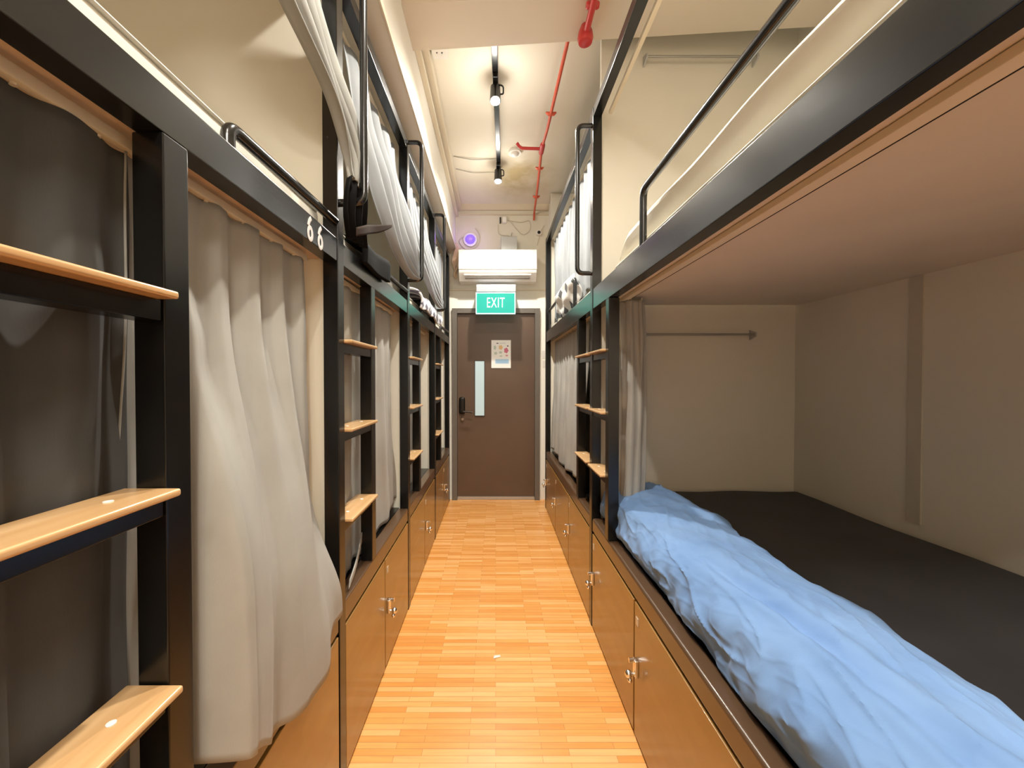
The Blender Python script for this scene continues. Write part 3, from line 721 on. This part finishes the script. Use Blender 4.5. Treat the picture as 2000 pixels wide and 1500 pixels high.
# nearest: seen from below as a long sweep in front of the post
tucked([(-.590, .62, 2.70), (-.575, .74, 2.55), (-.530, .93, 2.34), (-.485, 1.12, 2.19), (-.470, 1.22, 2.09), (-.466, 1.225, 2.01)],
       [(-.590, 1.21, 2.70), (-.565, 1.25, 2.55), (-.520, 1.30, 2.36), (-.480, 1.315, 2.22), (-.462, 1.318, 2.10), (-.458, 1.315, 2.0)],
       3.5, .028, 'long grey curtain swept over the first tall handle on the left, tail tied in brown', CURTM, 3,
       tail=([(-.465, 1.215, 2.01), (-.468, 1.195, 1.96), (-.478, 1.21, 1.90), (-.492, 1.27, 1.845)], [(-.452, 1.33, 2.03), (-.455, 1.345, 1.97), (-.468, 1.37, 1.90), (-.480, 1.42, 1.85)]),
       tie=([(-.455, 1.26, 1.865), (-.445, 1.34, 1.905), (-.435, 1.44, 1.945), (-.422, 1.56, 1.993)], [(-.455, 1.26, 1.835), (-.445, 1.34, 1.872), (-.435, 1.44, 1.915), (-.422, 1.56, 1.983)]))
# second: white, belly falls below the handle and folds back up
tucked([(-.590, 1.50, 2.70), (-.57, 1.54, 2.50), (-.535, 1.60, 2.30), (-.515, 1.70, 2.12), (-.495, 1.86, 2.00), (-.470, 2.10, 1.935), (-.455, 2.24, 1.945)],
       [(-.590, 2.20, 2.70), (-.57, 2.21, 2.55), (-.53, 2.225, 2.40), (-.49, 2.24, 2.25), (-.465, 2.26, 2.12), (-.455, 2.28, 2.04), (-.452, 2.30, 1.99)],
       4.5, .020, 'pale curtain looped low over the second tall handle on the left', CURTW, 5)
tucked([(-.590, 2.45, 2.70), (-.575, 2.52, 2.50), (-.555, 2.62, 2.30), (-.53, 2.80, 2.15), (-.50, 3.0, 2.03), (-.47, 3.18, 1.97), (-.455, 3.25, 1.965)],
       [(-.590, 3.20, 2.70), (-.57, 3.21, 2.55), (-.54, 3.225, 2.40), (-.50, 3.24, 2.25), (-.468, 3.26, 2.12), (-.456, 3.27, 2.04), (-.452, 3.29, 1.99)],
       5.5, .018, 'pale blue-grey curtain gathered at the third tall handle on the left', CURTW, 6)
curtain('curtain', [(-.590, 3.42), (-.590, 4.22)], 2.695, 1.95, 7.5, .016, 'pale grey curtain hanging straight on the farthest upper left berth', 'pale curtains on the left upper berths', m=CURTW, seed=31, nu=150, hem=lambda u: 1.94)

# black folded cloth lying over the edge of the second upper berth
def fbk(u, v):
    y = 1.46 + .33*u
    prof = [(-.60, 1.93), (-.545, 1.925), (-.505, 1.905), (-.500, 1.87), (-.502, 1.835 - .02*u)]
    p = lerp_pts([(a, y, b_) for a, b_ in prof], v)
    return (p.x + .004*math.sin(18*y), y, p.z - .035*(1-u)*(1 if v < .01 else 1)*.6 + .004*math.sin(11*y))
o = obj('folded_cloth', grid(B(), fbk, 24, 24), CURTD, solid=.02); o['label'] = 'black folded cloth lying over the beam edge of the second upper left berth'; o['category'] = 'cloth'

# patterned bedding on the left third upper berth, and patterned pillow behind the far right guard rail
def pattern(name, c1, c2, sx, sz, thr=.5):
    m = fabric(name, c1, c1); nt = m.node_tree; L = nt.links.new; b = nt.nodes['Principled BSDF']
    tc = nt.nodes.new('ShaderNodeTexCoord'); sp = nt.nodes.new('ShaderNodeSeparateXYZ'); L(tc.outputs['Object'], sp.inputs[0])
    def absw(sock, s, off):
        a = nt.nodes.new('ShaderNodeMath'); a.operation = 'MULTIPLY_ADD'; a.inputs[1].default_value = s; a.inputs[2].default_value = off; L(sock, a.inputs[0])
        f = nt.nodes.new('ShaderNodeMath'); f.operation = 'FRACT'; L(a.outputs[0], f.inputs[0])
        s_ = nt.nodes.new('ShaderNodeMath'); s_.operation = 'SUBTRACT'; s_.inputs[1].default_value = .5; L(f.outputs[0], s_.inputs[0])
        q = nt.nodes.new('ShaderNodeMath'); q.operation = 'ABSOLUTE'; L(s_.outputs[0], q.inputs[0]); return q
    a = absw(sp.outputs['Y'], sx, .5); c = absw(sp.outputs['Z'], sz, 0.1)
    ad = nt.nodes.new('ShaderNodeMath'); ad.operation = 'ADD'; L(a.outputs[0], ad.inputs[0]); L(c.outputs[0], ad.inputs[1])
    lt = nt.nodes.new('ShaderNodeMath'); lt.operation = 'LESS_THAN'; lt.inputs[1].default_value = thr; L(ad.outputs[0], lt.inputs[0])
    mx = nt.nodes.new('ShaderNodeMixRGB'); mx.inputs[1].default_value = (*c1, 1); mx.inputs[2].default_value = (*c2, 1); L(lt.outputs[0], mx.inputs[0]); L(mx.outputs[0], b.inputs['Base Color'])
    return m
PATR = pattern('diamond_print', (.74, .72, .68), (.07, .07, .075), 4.5, 7.0, .30)
PATL = pattern('navy_print', (.62, .62, .66), (.10, .09, .13), 9.0, 12.0, .35)
def pillow(name, c, sx, sy, sz, m, label, rot=0, seed=1):
    bm = B(); q = bmesh.ops.create_cube(bm, size=2); bmesh.ops.subdivide_edges(bm, edges=bm.edges, cuts=14, use_grid_fill=True)
    for v in bm.verts:
        x, y, z = v.co
        e = (1-abs(x)**3.5)*(1-abs(y)**3.5)
        zz = z*(.10+.90*max(e, 0)**.5)
        v.co = Vector((x*(1-.06*abs(y)**2), y*(1-.06*abs(x)**2), zz))
        v.co = Vector((v.co.x*sx, v.co.y*sy, v.co.z*sz + .01*math.sin(6*x+seed)*math.sin(5*y)))
    bmesh.ops.rotate(bm, verts=bm.verts, cent=(0, 0, 0), matrix=Matrix.Rotation(rot, 3, 'Y'))
    bmesh.ops.translate(bm, verts=bm.verts, vec=c)
    o = obj(name, bm, m); o['label'] = label; o['category'] = 'pillow'; return o
pillow('pillow', (.60, 3.15, 2.00), .14, .42, .05, PATR, 'white pillow with dark diamonds behind the far right guard rail', R(70), 2)
def fpat(u, v):
    y = 2.62+.95*u
    prof = [(-.75, 1.945), (-.64, 1.985), (-.55, 1.98), (-.508, 1.945), (-.500, 1.90), (-.505, 1.86)]
    p = lerp_pts([(a, y, b_) for a, b_ in prof], v)
    return (p.x+.006*math.sin(19*y+5*v), y, p.z+.012*math.sin(8*y+3*v)*(1-v*.5)+.004*math.sin(37*y))
o = obj('patterned_blanket', grid(B(), fpat, 90, 24), PATL, solid=.012); o['label'] = 'rumpled white and navy patterned blanket over the edge of the third upper left berth'; o['category'] = 'blanket'

# stray pieces: curtain hem corner lying in the ladder bay of the second left berth, small scrap on the floor
def fcor(u, v):
    return (-.528-.036*u+.004*math.sin(5*u), 1.37+.27*u+.012*v, .613+.085*u+.050*v*(.6+.4*u))
obj('folded_hem', grid(B(), fcor, 14, 4), CURT, cu2, solid=.004)
def fsc(u, v): return (-.01+.035*u, 1.86+.02*v+.012*u, .0012+.002*math.sin(3*u+2*v))
o = obj('paper_scrap', grid(B(), fsc, 4, 3), mat('scrap_paper', (.8, .76, .66), .7), solid=.0008); o['label'] = 'tiny pale scrap of paper lying on the orange parquet'; o['category'] = 'paper scrap'
